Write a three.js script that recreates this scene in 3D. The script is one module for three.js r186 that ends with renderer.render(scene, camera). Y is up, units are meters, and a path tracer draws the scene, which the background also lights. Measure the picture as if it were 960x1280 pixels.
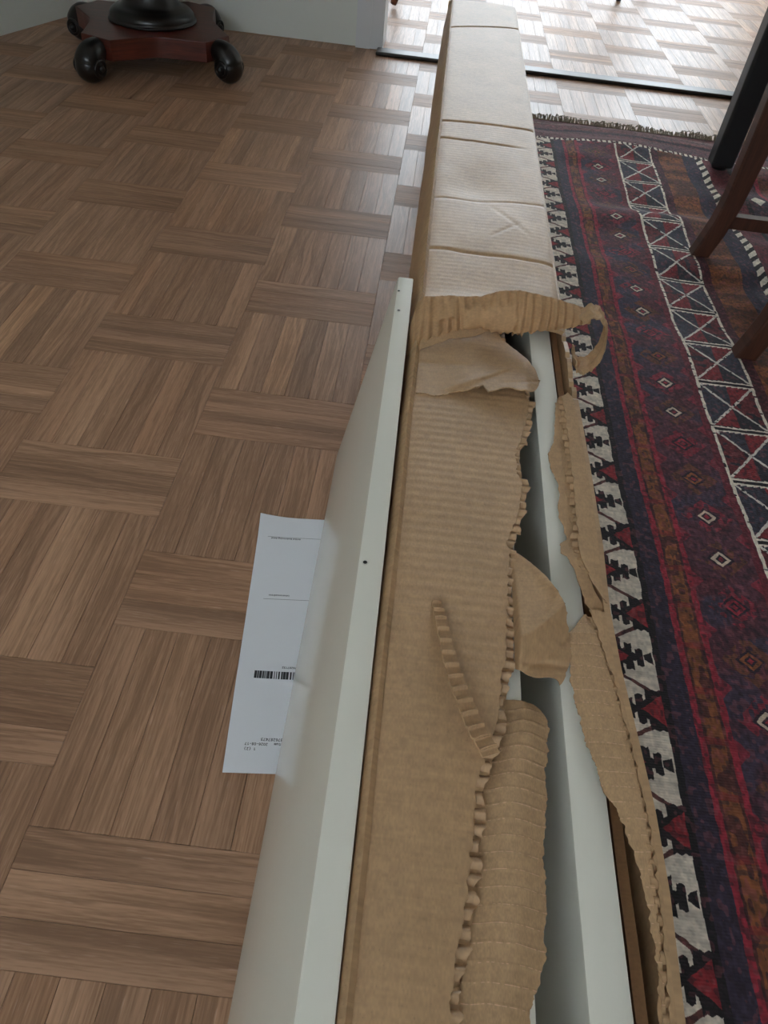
import * as THREE from 'three';
import { mergeGeometries, toCreasedNormals } from 'three/addons/utils/BufferGeometryUtils.js';
import { RoundedBoxGeometry } from 'three/addons/geometries/RoundedBoxGeometry.js';

// ---------------------------------------------------------------- camera, sky, exposure
const scene = new THREE.Scene();
const F = 910, PITCH = Math.atan(953 / F), ROLL = THREE.MathUtils.degToRad(7.11), EYE = 0.61;
const camera = new THREE.PerspectiveCamera(2 * Math.atan(640 / F) * 180 / Math.PI, 960 / 1280, 0.02, 60);
camera.position.set(0, EYE, 0);
camera.rotation.set(-PITCH, 0, ROLL, 'XYZ');
scene.background = new THREE.Color(0.82, 0.915, 1.0);          // overcast sky
scene.backgroundIntensity = 11;
const renderer = new THREE.WebGLRenderer({ antialias: true });
renderer.toneMapping = THREE.LinearToneMapping;
renderer.toneMappingExposure = 0.82;
renderer.shadowMap.enabled = true;

// ---------------------------------------------------------------- helpers
function rng(seed) { let s = seed >>> 0; return () => { s = (s + 0x6D2B79F5) >>> 0; let t = s; t = Math.imul(t ^ (t >>> 15), t | 1); t ^= t + Math.imul(t ^ (t >>> 7), t | 61); return ((t ^ (t >>> 14)) >>> 0) / 4294967296; }; }
function hash(x, y) { let h = Math.imul(x | 0, 374761393) ^ Math.imul(y | 0, 668265263); h = Math.imul(h ^ (h >>> 13), 1274126177); return ((h ^ (h >>> 16)) >>> 0) / 4294967296; }
const mod = (a, n) => ((a % n) + n) % n;
function noise(x, y, px = 0, py = 0) {                         // value noise 0..1, periodic when px, py are given
  let i = Math.floor(x), j = Math.floor(y); const fx = x - i, fy = y - j;
  const u = fx * fx * (3 - 2 * fx), v = fy * fy * (3 - 2 * fy);
  const X0 = px ? mod(i, px) : i, X1 = px ? mod(i + 1, px) : i + 1, Y0 = py ? mod(j, py) : j, Y1 = py ? mod(j + 1, py) : j + 1;
  const a = hash(X0, Y0), b = hash(X1, Y0), c = hash(X0, Y1), d = hash(X1, Y1);
  return a + (b - a) * u + (c - a) * v + (a - b - c + d) * u * v;
}
const smooth = (a, b, x) => { const t = Math.min(1, Math.max(0, (x - a) / (b - a))); return t * t * (3 - 2 * t); };
const clamp = (x, a = 0, b = 1) => Math.min(b, Math.max(a, x));
const lerp = (a, b, t) => a + (b - a) * t;
function lin(pts) {                                            // piecewise linear function through [[x, y], ...]
  return (x) => {
    if (x <= pts[0][0]) return pts[0][1];
    for (let i = 1; i < pts.length; i++) if (x <= pts[i][0]) { const [a, b] = pts[i - 1], [c, d] = pts[i]; return b + (d - b) * (x - a) / (c - a || 1e-9); }
    return pts[pts.length - 1][1];
  };
}
function tex(w, h, fn, srgb = true) {                          // fn(u, v) -> [r, g, b] 0..255
  const data = new Uint8Array(w * h * 4);
  for (let y = 0; y < h; y++) for (let x = 0; x < w; x++) {
    const c = fn((x + 0.5) / w, (y + 0.5) / h), o = (y * w + x) * 4;
    data[o] = clamp(c[0], 0, 255); data[o + 1] = clamp(c[1], 0, 255); data[o + 2] = clamp(c[2], 0, 255); data[o + 3] = 255;
  }
  const t = new THREE.DataTexture(data, w, h, THREE.RGBAFormat);
  t.wrapS = t.wrapT = THREE.RepeatWrapping; t.magFilter = THREE.LinearFilter; t.minFilter = THREE.LinearMipmapLinearFilter; t.generateMipmaps = true;
  if (srgb) t.colorSpace = THREE.SRGBColorSpace;
  t.needsUpdate = true;
  return t;
}
const std = (o) => new THREE.MeshStandardMaterial({ side: THREE.DoubleSide, ...o });
const taken = {};
function numbered(name) { const n = taken[name] = (taken[name] ?? -1) + 1; return n ? `${name}_${String(n).padStart(3, '0')}` : name; }
function shade(m) { m.castShadow = m.receiveShadow = true; return m; }
function obj(name, geos, mat, parent = scene) {
  const g = Array.isArray(geos) ? mergeGeometries(geos.map((x) => { const y = x.index ? x.toNonIndexed() : x; for (const k of Object.keys(y.attributes)) if (!['position', 'normal', 'uv'].includes(k)) y.deleteAttribute(k); return y; })) : geos;
  const m = shade(new THREE.Mesh(g, mat));
  m.name = parent === scene ? numbered(name) : name; parent.add(m);
  if (parent !== scene) { const same = parent.children.filter((c) => c !== m && (c.name === name || c.name.startsWith(name + '_0'))).length; if (same) m.name = `${name}_${String(same).padStart(3, '0')}`; }
  return m;
}
function thing(name, label, category, pos = [0, 0, 0], turn = 0, group) {
  const o = new THREE.Group(); o.name = numbered(name); scene.add(o); o.position.set(...pos); o.rotation.y = turn;
  o.userData = { label, category }; if (group) o.userData.group = group;
  return o;
}
function tag(o, label, category, group) { Object.assign(o.userData, { label, category }); if (group) o.userData.group = group; return o; }
function struct(name, geos, mat) { const m = obj(name, geos, mat); m.userData.kind = 'structure'; return m; }
function box(x0, x1, y0, y1, z0, z1) {                          // box with uv in metres
  const g = new THREE.BoxGeometry(x1 - x0, y1 - y0, z1 - z0); g.translate((x0 + x1) / 2, (y0 + y1) / 2, (z0 + z1) / 2);
  const p = g.attributes.position, n = g.attributes.normal, uv = g.attributes.uv;
  for (let i = 0; i < p.count; i++) {
    const ax = Math.abs(n.getX(i)), ay = Math.abs(n.getY(i));
    uv.setXY(i, ax > 0.5 ? p.getZ(i) : p.getX(i), ay > 0.5 ? p.getZ(i) : p.getY(i));
  }
  return g;
}
// a sheet of thickness t through P(u, v); its upper side is towards dP/dv x dP/du
function slab(nu, nv, P, t = 0.0006, uvf) {
  const pos = [], uv = [], idx = [], W = nu + 1, N = W * (nv + 1), top = [], bot = [];
  const A = new THREE.Vector3(), B = new THREE.Vector3(), e = 1e-4;
  const V = (u, v) => new THREE.Vector3(...P(u, v));
  for (let j = 0; j <= nv; j++) for (let i = 0; i <= nu; i++) {
    const u = i / nu, v = j / nv, p = V(u, v);
    A.subVectors(V(Math.min(1, u + 0.5 / nu), v), V(Math.max(0, u - 0.5 / nu), v)); B.subVectors(V(u, Math.min(1, v + 0.5 / nv)), V(u, Math.max(0, v - 0.5 / nv)));
    const n = B.clone().cross(A).normalize();
    top.push(p); bot.push(p.clone().addScaledVector(n, -t));
    uv.push(...(uvf ? uvf(u, v, p) : [p.x, p.z]));
  }
  for (const p of top) pos.push(p.x, p.y, p.z);
  for (const p of bot) pos.push(p.x, p.y, p.z);
  uv.push(...uv.slice(0));
  for (let j = 0; j < nv; j++) for (let i = 0; i < nu; i++) {
    const a = j * W + i, b = a + 1, c = a + W, d = c + 1;
    idx.push(a, c, b, b, c, d, N + a, N + b, N + c, N + b, N + d, N + c);
  }
  const rim = [];
  for (let i = 0; i < nu; i++) rim.push([i + 1, i], [nv * W + i, nv * W + i + 1]);
  for (let j = 0; j < nv; j++) rim.push([j * W, (j + 1) * W], [(j + 1) * W + nu, j * W + nu]);
  for (const [a, b] of rim) {
    const o = pos.length / 3;
    for (const k of [a, b]) { pos.push(top[k].x, top[k].y, top[k].z); uv.push(uv[2 * k], uv[2 * k + 1]); }
    for (const k of [a, b]) { pos.push(bot[k].x, bot[k].y, bot[k].z); uv.push(uv[2 * k], uv[2 * k + 1]); }
    idx.push(o, o + 1, o + 2, o + 1, o + 3, o + 2);
  }
  const g = new THREE.BufferGeometry();
  g.setAttribute('position', new THREE.Float32BufferAttribute(pos, 3));
  g.setAttribute('uv', new THREE.Float32BufferAttribute(uv, 2));
  g.setIndex(idx); g.computeVertexNormals();
  return g;
}
function taper(pts, radii, seg = 16, squash = 1) {              // tapered tube through points, closed ends
  const c = new THREE.CatmullRomCurve3(pts.map((p) => new THREE.Vector3(...p))), n = (pts.length - 1) * 6, fr = c.computeFrenetFrames(n);
  const rf = lin(radii.map((r, i) => [i / (radii.length - 1), r])), pos = [], uv = [], idx = [];
  for (let j = 0; j <= n; j++) {
    const p = c.getPoint(j / n), r = rf(j / n);
    for (let i = 0; i <= seg; i++) {
      const a = i / seg * Math.PI * 2, q = p.clone().addScaledVector(fr.normals[j], Math.cos(a) * r).addScaledVector(fr.binormals[j], Math.sin(a) * r * squash);
      pos.push(q.x, q.y, q.z); uv.push(i / seg * r * 6, j / n * 0.3);
    }
  }
  for (let j = 0; j < n; j++) for (let i = 0; i < seg; i++) { const a = j * (seg + 1) + i, b = a + seg + 1; idx.push(a, b, a + 1, a + 1, b, b + 1); }
  for (const [j, flip] of [[0, 1], [n, 0]]) {
    const p = c.getPoint(j / n), o = pos.length / 3; pos.push(p.x, p.y, p.z); uv.push(0, 0);
    for (let i = 0; i < seg; i++) { const a = j * (seg + 1) + i; flip ? idx.push(o, a, a + 1) : idx.push(o, a + 1, a); }
  }
  const g = new THREE.BufferGeometry();
  g.setAttribute('position', new THREE.Float32BufferAttribute(pos, 3)); g.setAttribute('uv', new THREE.Float32BufferAttribute(uv, 2));
  g.setIndex(idx); g.computeVertexNormals(); return g;
}
function prism(shape, depth, bevel = 0) { const g = new THREE.ExtrudeGeometry(shape, { depth, bevelEnabled: bevel > 0, bevelThickness: bevel, bevelSize: bevel, bevelOffset: -bevel, bevelSegments: 2, curveSegments: 24 }); return g; }
function poly(pts) { const s = new THREE.Shape(); pts.forEach(([x, y], i) => (i ? s.lineTo(x, y) : s.moveTo(x, y))); s.closePath(); return s; }

// ---------------------------------------------------------------- materials
const oakMap = tex(2048, 1024, (u, v) => {                      // 0.6 m along the grain, 0.3 m across
  const wob = noise(u * 6, v * 10, 6, 10) * 0.035 + noise(u * 14, v * 24, 14, 24) * 0.012;
  const rings = noise(u * 3, (v + wob) * 90, 3, 90), fib = noise(u * 24, v * 300, 24, 300), fine = noise(u * 90, v * 512, 90, 512), broad = noise(u * 3, v * 14, 3, 14);
  let t = 0.30 * rings + 0.26 * fib + 0.14 * fine + 0.30 * broad;
  const pore = noise(u * 40 + 7, v * 420, 40, 420); const lime = smooth(0.80, 0.95, pore) * smooth(0.35, 0.7, noise(u * 5 + 3, v * 22, 5, 22));
  const k = smooth(0.22, 0.80, t);
  return [lerp(148, 200, k) + lime * 20, lerp(112, 158, k) + lime * 22, lerp(86, 127, k) + lime * 26];
});
const oakBump = tex(1024, 1024, (u, v) => { const q = 120 + 80 * (noise(u * 14, v * 300, 14, 300) - 0.5) + 70 * (noise(u * 5, v * 90, 5, 90) - 0.5) + 30 * (noise(u * 70, v * 400, 70, 400) - 0.5); return [q, q, q]; }, false);
for (const t of [oakMap, oakBump]) t.repeat.set(1 / 0.6, 1 / 0.3);
const plankTone = (k) => new THREE.Color(...[[0.90, 0.88, 0.86], [0.82, 0.79, 0.77], [0.74, 0.71, 0.68], [0.96, 0.94, 0.91], [0.86, 0.81, 0.77], [0.79, 0.77, 0.76], [1.08, 1.04, 0.96], [0.68, 0.64, 0.61]][k]);
const lengthwise = { map: oakMap, bumpMap: oakBump, bumpScale: 0.00012, roughness: 0.41 }, crosswise = { ...lengthwise, roughness: 0.53 };   // grain across the light scatters it more
const plankMats = [lengthwise, crosswise].map((o) => [0, 1, 2, 3, 4, 5, 6, 7].map((k) => std({ ...o, color: plankTone(k) })));
const plankMany = [lengthwise, crosswise].map((o) => std({ ...o, vertexColors: true }));

const FLUTE = 0.0079;
const kraftMap = tex(1024, 1024, (u, v) => {                    // 0.25 m
  const a = noise(u * 8, v * 8, 8, 8), b = noise(u * 60, v * 60, 60, 60), c = noise(u * 300, v * 140, 300, 140), d = noise(u * 30, v * 200, 30, 200);
  const k = 0.88 + 0.06 * (a - 0.5) + 0.05 * (b - 0.5) + 0.07 * (c - 0.5) + 0.04 * (d - 0.5) + (noise(u * 220 + 9, v * 220, 220, 220) > 0.93 ? -0.06 : 0);
  return [214 * k, 173 * k, 129 * k];
});
const kraftBump = tex(512, 512, (u, v) => {                     // 8 flutes
  const q = 128 + 60 * Math.cos(v * 16 * Math.PI + (noise(u * 4, v * 8, 4, 8) - 0.5) * 1.2) * (0.6 + 0.4 * noise(u * 6, v * 8, 6, 8)) + 40 * (noise(u * 70, v * 70, 70, 70) - 0.5) + 30 * (noise(u * 8, v * 16, 8, 16) - 0.5);
  return [q, q, q];
}, false);
kraftMap.repeat.set(4, 4); kraftBump.repeat.set(1 / (8 * FLUTE), 1 / (8 * FLUTE));
const creasedMap = tex(512, 512, (u, v) => {                    // liner with paler, broken fibres along every crease
  const b = noise(u * 30, v * 16, 30, 16), c = noise(u * 120, v * 60, 120, 60), d = Math.abs(mod(v * 8 + (noise(u * 10, v * 8, 10, 8) - 0.5) * 0.10, 1) - 0.5);
  const line = smooth(0.035, 0.008, d) * smooth(0.25, 0.6, noise(u * 60, Math.floor(v * 8), 60, 8)), k = 0.88 + 0.06 * (b - 0.5) + 0.09 * (c - 0.5) + 0.16 * line;
  return [214 * k, 174 * k, 130 * k + 14 * line];
});
creasedMap.repeat.set(1 / (8 * FLUTE), 1 / (8 * FLUTE));
const M = {
  creased: std({ map: creasedMap, roughness: 0.75 }),
  kraft: std({ map: kraftMap, bumpMap: kraftBump, bumpScale: 0.00020, roughness: 0.50 }),
  kraftPlain: std({ map: kraftMap, roughness: 0.8 }),
  kraftInner: std({ map: kraftMap, roughness: 0.85, color: new THREE.Color(1.0, 0.95, 0.90) }),
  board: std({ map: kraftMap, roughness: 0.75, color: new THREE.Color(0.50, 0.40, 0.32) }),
  white: std({ color: new THREE.Color(0.84, 0.81, 0.71), roughness: 0.13 }),
  hole: std({ color: 0x14110e, roughness: 0.7 }),
  wall: std({ color: new THREE.Color(0.72, 0.74, 0.68), roughness: 0.8 }),
  ceiling: std({ color: new THREE.Color(0.8, 0.8, 0.78), roughness: 0.9 }),
  trim: std({ color: new THREE.Color(0.68, 0.69, 0.70), roughness: 0.45 }),
  bar: std({ color: 0x35302c, roughness: 0.4, metalness: 0.5 }),
  ebony: std({ color: 0x100d0c, roughness: 0.28 }),
  blackPaint: std({ color: 0x24282b, roughness: 0.42 }),
};
const mahogMap = tex(512, 512, (u, v) => { const k = 0.6 * noise(u * 5, v * 60, 5, 60) + 0.4 * noise(u * 20, v * 200, 20, 200); return [lerp(62, 104, k), lerp(28, 46, k), lerp(22, 34, k)]; });
M.mahogany = std({ map: mahogMap, roughness: 0.35 });
const chairMap = tex(512, 512, (u, v) => { const k = 0.6 * noise(u * 40, v * 4, 40, 4) + 0.4 * noise(u * 160, v * 12, 160, 12); return [lerp(60, 100, k), lerp(36, 60, k), lerp(28, 45, k)]; });
M.chair = std({ map: chairMap, roughness: 0.45 });
chairMap.repeat.set(4, 4); mahogMap.repeat.set(4, 4);
M.stool = std({ map: chairMap, roughness: 0.4, color: new THREE.Color(1.6, 1.5, 1.4) });

// ---------------------------------------------------------------- the room shell
const ZB = -2.43;                                               // the wall with the wide doorway
struct('wall_back', [box(-2.9, -0.175, 0, 2.5, ZB - 0.12, ZB), box(1.95, 2.9, 0, 2.5, ZB - 0.12, ZB), box(-0.175, 1.95, 2.12, 2.5, ZB - 0.12, ZB)], M.wall);
{ // slanted wall on the left of the pedestal table
  const L = 4.9, g = box(-0.1, 0, 0, 2.5, -0.3, L); g.rotateY(Math.atan2(-0.143, 0.43)); g.translate(-1.047, 0, ZB);
  struct('wall_left', g, M.wall);
}
const WN = { x0: -1.3, x1: 0.0, y0: 1.0, y1: 2.15 };
struct('wall_front', [box(-2.9, WN.x0, 0, 2.5, 2.1, 2.25), box(WN.x1, 2.95, 0, 2.5, 2.1, 2.25), box(WN.x0, WN.x1, 0, WN.y0, 2.1, 2.25), box(WN.x0, WN.x1, WN.y1, 2.5, 2.1, 2.25)], M.wall);
struct('wall_far_left', box(-2.3, -2.2, 0, 2.5, -6.3, ZB - 0.12), M.wall);
const WF = { x0: -1.3, x1: 2.1, y0: 0.58, y1: 2.33 }, ZF = -6.2;
struct('wall_far', [box(-2.3, WF.x0, 0, 2.5, ZF - 0.2, ZF), box(WF.x1, 2.9, 0, 2.5, ZF - 0.2, ZF), box(WF.x0, WF.x1, 0, WF.y0, ZF - 0.2, ZF), box(WF.x0, WF.x1, WF.y1, 2.5, ZF - 0.2, ZF)], M.wall);
struct('ceiling', box(-2.95, 2.95, 2.5, 2.6, -6.4, 2.3), M.ceiling);
function windowFrame(name, w, z) {
  const parts = [box(w.x0, w.x1, w.y0, w.y0 + 0.05, z - 0.03, z + 0.03), box(w.x0, w.x1, w.y1 - 0.05, w.y1, z - 0.03, z + 0.03)];
  for (let k = 0; k <= 3; k++) { const x = lerp(w.x0 + 0.025, w.x1 - 0.025, k / 3); parts.push(box(x - 0.025, x + 0.025, w.y0 + 0.05, w.y1 - 0.05, z - 0.03, z + 0.03)); }
  struct(name, parts, M.trim);
}
struct('wall_right', box(2.8, 2.95, 0, 2.5, -6.3, 2.2), M.wall);
windowFrame('window_1', WF, ZF - 0.1);
windowFrame('window_2', WN, 2.17);
// architrave of the doorway: flat board with a groove and a dark gap at the floor
struct('trim_1', [box(-0.2492, -0.208, 0, 2.2, ZB, ZB + 0.014), box(-0.209, -0.175, 0, 2.2, ZB, ZB + 0.009), box(-0.175, -0.171, 0, 2.12, ZB - 0.12, ZB + 0.006)], M.trim);
struct('trim_2', [box(1.95, 2.02, 0.004, 2.2, ZB, ZB + 0.014), box(-0.2492, 2.02, 2.12, 2.2, ZB, ZB + 0.014)], M.trim);
{ const g = new RoundedBoxGeometry(2.135, 0.010, 0.05, 3, 0.004); g.translate(0.8825, 0.005, -2.385); struct('threshold', g, M.bar).name = 'trim_3'; }

// ---------------------------------------------------------------- parquet: columns of fingers, half blocks lying crosswise
const floor = new THREE.Group(); floor.name = 'floor'; floor.userData.kind = 'structure'; scene.add(floor);
{
  obj('subfloor', box(-3, 3, -0.1, -0.0095, -6.4, 2.3), std({ color: 0x5a4030, roughness: 0.9 }), floor);
  const W = 0.193, S = W / 6, X0 = -0.0553, PER = 0.2895, R = rng(11);
  const variants = [];
  for (let k = 0; k < 10; k++) {                                 // finger along x, chamfered top, its own place in the grain
    const l = W / 2 - 0.00008, w = S / 2 - 0.00006, c = 0.0003, pos = [], uv = [], idx = [], ou = R() * 0.6, ov = R() * 0.3;
    const ring = (dx, y) => [[-l + dx, y, -w + dx], [l - dx, y, -w + dx], [l - dx, y, w - dx], [-l + dx, y, w - dx]];
    const rows = [ring(c, 0), ring(c, 0), ring(0, -c), ring(0, -0.009)];
    for (const row of rows) for (const p of row) { pos.push(...p); uv.push(p[0] + ou, p[2] + ov); }
    idx.push(0, 3, 1, 1, 3, 2);
    for (const o of [4, 8]) for (let i = 0; i < 4; i++) { const a = o + i, b = o + (i + 1) % 4; idx.push(a, b, a + 4, b, b + 4, a + 4); }
    const g = new THREE.BufferGeometry();
    g.setAttribute('position', new THREE.Float32BufferAttribute(pos, 3)); g.setAttribute('uv', new THREE.Float32BufferAttribute(uv, 2)); g.setIndex(idx); g.computeVertexNormals();
    variants.push(g);
  }
  const planks = [], cam = new THREE.Vector3(), inv = new THREE.Matrix4();
  camera.updateMatrixWorld(true); camera.updateProjectionMatrix(); inv.copy(camera.matrixWorld).invert();
  const add = (x, z, along, tone) => {
    if (x > 0.30 && x < 1.25 && z > -1.85 && z < 0.2) return;    // under the rug
    cam.set(x, 0, z).applyMatrix4(inv); const d = -cam.z, sx = cam.x / d * F, sy = cam.y / d * F;
    const seen = d > 0.1 && Math.abs(sx) < 500 && Math.abs(sy) < 660 && !(x > -0.03 && x < 0.22 && z > -1.85) && !(x > 0.16 && x < 1.3 && z > -1.95);
    planks.push({ x, z, along, tone, y: (R() - 0.5) * 0.0002, v: Math.floor(R() * 10), size: seen ? EYE / (d * d * d) : 0, flip: R() < 0.5 });
  };
  for (let k = -12; k < 14; k++) {
    const xa = X0 + k * W, xm = xa + W / 2, odd = mod(k, 2) === 1, ph = odd ? 0.098 : 0.098 + PER / 2;
    for (let n = -8; n < 22; n++) {
      const y0 = ph + n * PER;                                   // distance ahead; crosswise half block first, then fingers
      if (y0 < -2.0 || y0 > 6.1) continue;
      const bt = R();
      const pick = () => { const r = R(); return bt < 0.25 ? [1, 2, 5, 4][Math.floor(r * 4)] : bt < 0.6 ? [0, 1, 4, 5][Math.floor(r * 4)] : bt < 0.85 ? [0, 3, 1, 4][Math.floor(r * 4)] : [3, 6, 0, 2][Math.floor(r * 4)]; };
      for (let i = 0; i < 3; i++) add(xm, -(y0 + S * (i + 0.5)), false, R() < 0.35 ? [2, 7, 5][Math.floor(R() * 3)] : pick());
      for (let i = 0; i < 6; i++) add(xa + S * (i + 0.5), -(y0 + W / 2 + W / 2), true, bt > 0.80 ? [3, 5, 6, 2, 3, 1][(i + n + 40) % 6] : pick());
    }
  }
  planks.sort((a, b) => b.size - a.size);
  const rest = [[], []];
  planks.forEach((p, i) => {
    const o = new THREE.Object3D(); o.position.set(p.x, p.y - 0.0003, p.z); o.rotation.y = (p.along ? Math.PI / 2 : 0) + (p.flip ? Math.PI : 0); o.updateMatrix();
    if (i < 300) {
      const m = shade(new THREE.Mesh(variants[p.v], plankMats[p.along ? 0 : 1][p.tone])); m.name = i ? `plank_${String(i).padStart(3, '0')}` : 'plank';
      m.position.copy(o.position); m.rotation.copy(o.rotation); floor.add(m);
    } else {
      const g = variants[p.v].clone().applyMatrix4(o.matrix), c = plankTone(p.tone), col = new Float32Array(g.attributes.position.count * 3);
      for (let j = 0; j < col.length; j += 3) { col[j] = c.r; col[j + 1] = c.g; col[j + 2] = c.b; }
      g.setAttribute('color', new THREE.BufferAttribute(col, 3)); rest[p.along ? 0 : 1].push(g);
    }
  });
  const m = shade(new THREE.Mesh(mergeGeometries(rest.map((q) => mergeGeometries(q)), true), plankMany)); m.name = 'distant_planks'; m.userData.kind = 'stuff'; floor.add(m);
}

// ---------------------------------------------------------------- woven rug
const RUG = { x0: 0.208, x1: 1.32, z0: -1.985, z1: 0.32 };
function rugY(x, z) {
  const far = smooth(-0.7, -1.4, z);
  let y = 0.0075 + 0.0035 * (noise(x * 9, z * 7 + 50) - 0.5) + 0.026 * far * (noise(x * 4 + 9, z * 13) - 0.5) * smooth(0.26, 0.36, x);
  y += 0.005 * smooth(-1.80, -1.9, z) * (noise(x * 5, z * 40) - 0.35);
  for (const [fx, fz] of [[0.523, -1.336], [0.523, -1.004], [0.664, -1.79], [0.93, -1.336], [0.93, -1.004]]) y = lerp(y, 0.0080, Math.exp(-(Math.pow(x - fx, 2) + Math.pow(z - fz, 2)) / 0.003));
  const e = Math.min(x - RUG.x0, RUG.x1 - x, z - RUG.z0, RUG.z1 - z);
  return lerp(0.0045, y, smooth(0, 0.05, e));
}
const C = { white: [208, 197, 182], black: [34, 29, 32], red: [154, 40, 48], navy: [66, 54, 74], plum: [88, 48, 62], brown: [126, 74, 42], dark: [70, 34, 42], crimson: [164, 40, 58], maroon: [92, 40, 50], orange: [150, 84, 46] };
function rugColor(x, z) {
  const rx = x, rz = z;
  x += (noise(x * 300, z * 120) - 0.5) * 0.0016 + (noise(5, z * 7) - 0.5) * 0.004; z += (noise(x * 90 + 40, z * 260) - 0.5) * 0.0018;
  x += lin([[-1.9, 0.010], [-1.5, 0.008], [-1.1, 0.002], [0, 0]])(z);
  const mott = noise(rx * 120, rz * 150), big = noise(rx * 22, rz * 60);
  let c;
  const mix = (a, b, t) => [lerp(a[0], b[0], t), lerp(a[1], b[1], t), lerp(a[2], b[2], t)];
  const endZ = -1.845 + (x - 0.24) * 0.055;
  if (z < endZ - 0.012) {                                        // striped flat end
    const s = (endZ - z) / 0.13; c = mix([126, 76, 74], [92, 62, 70], noise(rx * 5, rz * 60)); if (Math.abs(s - 0.45 - 0.06 * noise(rx * 18, 3)) < 0.045) c = [58, 44, 56]; if (Math.abs(s - 0.8) < 0.03) c = [126, 96, 88];
  } else if (z < endZ) {
    c = mod(x / 0.012, 1) < 0.6 && noise(rx * 200, rz * 200) > 0.3 ? C.white : C.dark;
  } else if (x < 0.220) c = C.dark;
  else if (x < 0.232) c = C.black;
  else if (x < 0.286) {                                          // white border: sticks and stepped triangles
    c = C.white; const p = mod(z + 0.5585 + 0.0552 * 20, 0.1105);
    // sticks at p = 0 (rising) and p = 0.0535 (falling)
    const s1 = mod(p + 0.055 + (x - 0.258) * 0.62, 0.1105) - 0.055, s2 = p - 0.0535 - (x - 0.258) * 0.62;
    if (x > 0.238 && x < 0.279 && (Math.abs(s1) < 0.0024 || Math.abs(s2) < 0.0024)) c = [104, 60, 56];
    const tri = (d, t, ends, red, r0, r1) => {                    // t: distance from the base; stairs with hooked corners
      const k = ends.findIndex((e) => t < e); if (t < -0.004 || k < 0) return;
      const from = k ? ends[k - 1] : -1, h = [0.0205, 0.0152, 0.0100][k] - (t - from < 0.0028 && k ? 0.0055 : 0) + 0.0008 * Math.sin(t * 900);
      if (Math.abs(d) < h) { c = C.black; if (Math.abs(d) < red * (1 - (t - r0) / r1)) c = C.red; }
    };
    tri(p - 0.0840, 0.2865 - x, [0.0160, 0.0262, 0.0360], 0.0150, 0.002, 0.0200);
    tri(p - 0.0270, x - 0.2360, [0.0185, 0.0290, 0.0395], 0.0190, 0.0, 0.0255);
    { const d = p - 0.0270, t = (0.2845 - x) / 0.0085; if (t > 0 && t < 1 && Math.abs(d) < 0.0070 * (1 - t * 0.6)) c = C.black; }
    if (c === C.white) c = mix(C.white, [176, 164, 152], noise(rx * 60, rz * 380) * 0.8);
  } else if (x < 0.293) c = C.black;
  else if (x < 0.313) c = mix(C.navy, [46, 38, 56], mott);
  else if (x < 0.3195) c = C.crimson;
  else if (x < 0.341) {
    c = mix(C.brown, C.orange, big); const q = mod(z / 0.052, 1), lx = (x - 0.330) / 0.011;
    if (Math.abs(lx) > 0.72) c = mix(C.dark, C.brown, mott * 0.6); if (noise(rx * 160, rz * 80) > 0.62) c = mix(c, C.dark, 0.7); if (Math.abs(q - 0.5) < 0.07) c = mix(c, C.red, 0.5);
  } else if (x < 0.3475) c = C.crimson;
  else if (x < 0.423) {                                          // dark field with diamonds
    c = mix(mix(C.plum, C.navy, smooth(0.35, 0.65, noise(rx * 14, rz * 17))), C.maroon, smooth(0.5, 0.7, noise(rx * 30 + 5, rz * 42)) * 0.7);
    const per = 0.0675, q = mod(z + 0.5663, per) - (mod(z + 0.5663, per) > per / 2 ? per : 0), id = Math.round((z + 0.5663) / per), d = Math.abs(x - 0.386) / 0.026 + Math.abs(q) / 0.025;
    const tone = mod(id, 4);
    if (d < 1.2 && noise(rx * 170, rz * 150) > 0.42) c = tone % 2 ? mix(C.crimson, C.plum, 0.25) : mix(C.brown, C.plum, 0.35);
    if (d < 0.62) c = [46, 32, 46];
    if (d < 0.46 && d > 0.27) c = tone === 0 || tone === 3 ? [188, 170, 150] : tone === 1 ? C.crimson : C.orange;
    if (d < 0.16) c = C.crimson;
    const e = Math.min(x - 0.348, 0.423 - x); if (e < 0.011 && Math.abs(Math.abs(q) - per / 2) < 0.012 - e) c = mix(C.crimson, C.plum, 0.3);
  } else if (x < 0.433) c = mix(C.crimson, C.dark, 0.55 + 0.3 * (mott - 0.5));
  else if (x < 0.4375 || (x > 0.5135 && x < 0.518)) c = noise(rx * 100, rz * 240) > 0.2 ? C.white : C.black;
  else if (x < 0.5135) {                                         // cells with crossed triangles
    const cell = 0.1055, q = mod(z + 1.4516, cell) / cell, id = Math.floor((z + 1.4516) / cell), l = (x - 0.4375) / 0.076;
    const barb = 0.028 * (1 - mod(l * 9 + id * 0.3, 1)); if (q > 0.02 - barb * 0.5 && q < 0.045 || (q > 0.095 && q < 0.115 + barb)) c = C.white;
    else if (q < 0.115) c = C.black;
    else {
      const a = (q - 0.12) / 0.88, d1 = a - l, d2 = a - (1 - l), left = l < 0.5;
      const up = d1 < 0 && d2 < 0, down = d1 > 0 && d2 > 0;
      const k = up || down ? (left ? 0 : 1) : (d1 > 0 ? 2 : 3);
      c = [[C.red, [50, 48, 58]], [[66, 64, 78], C.red]][down ? 0 : 1][left ? 0 : 1];
      if (!up && !down) c = mod(id + k, 2) ? [64, 62, 78] : (mott > 0.35 ? [120, 40, 46] : [48, 42, 54]);
      c = mix(c, C.black, 0.25 * mott);
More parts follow.
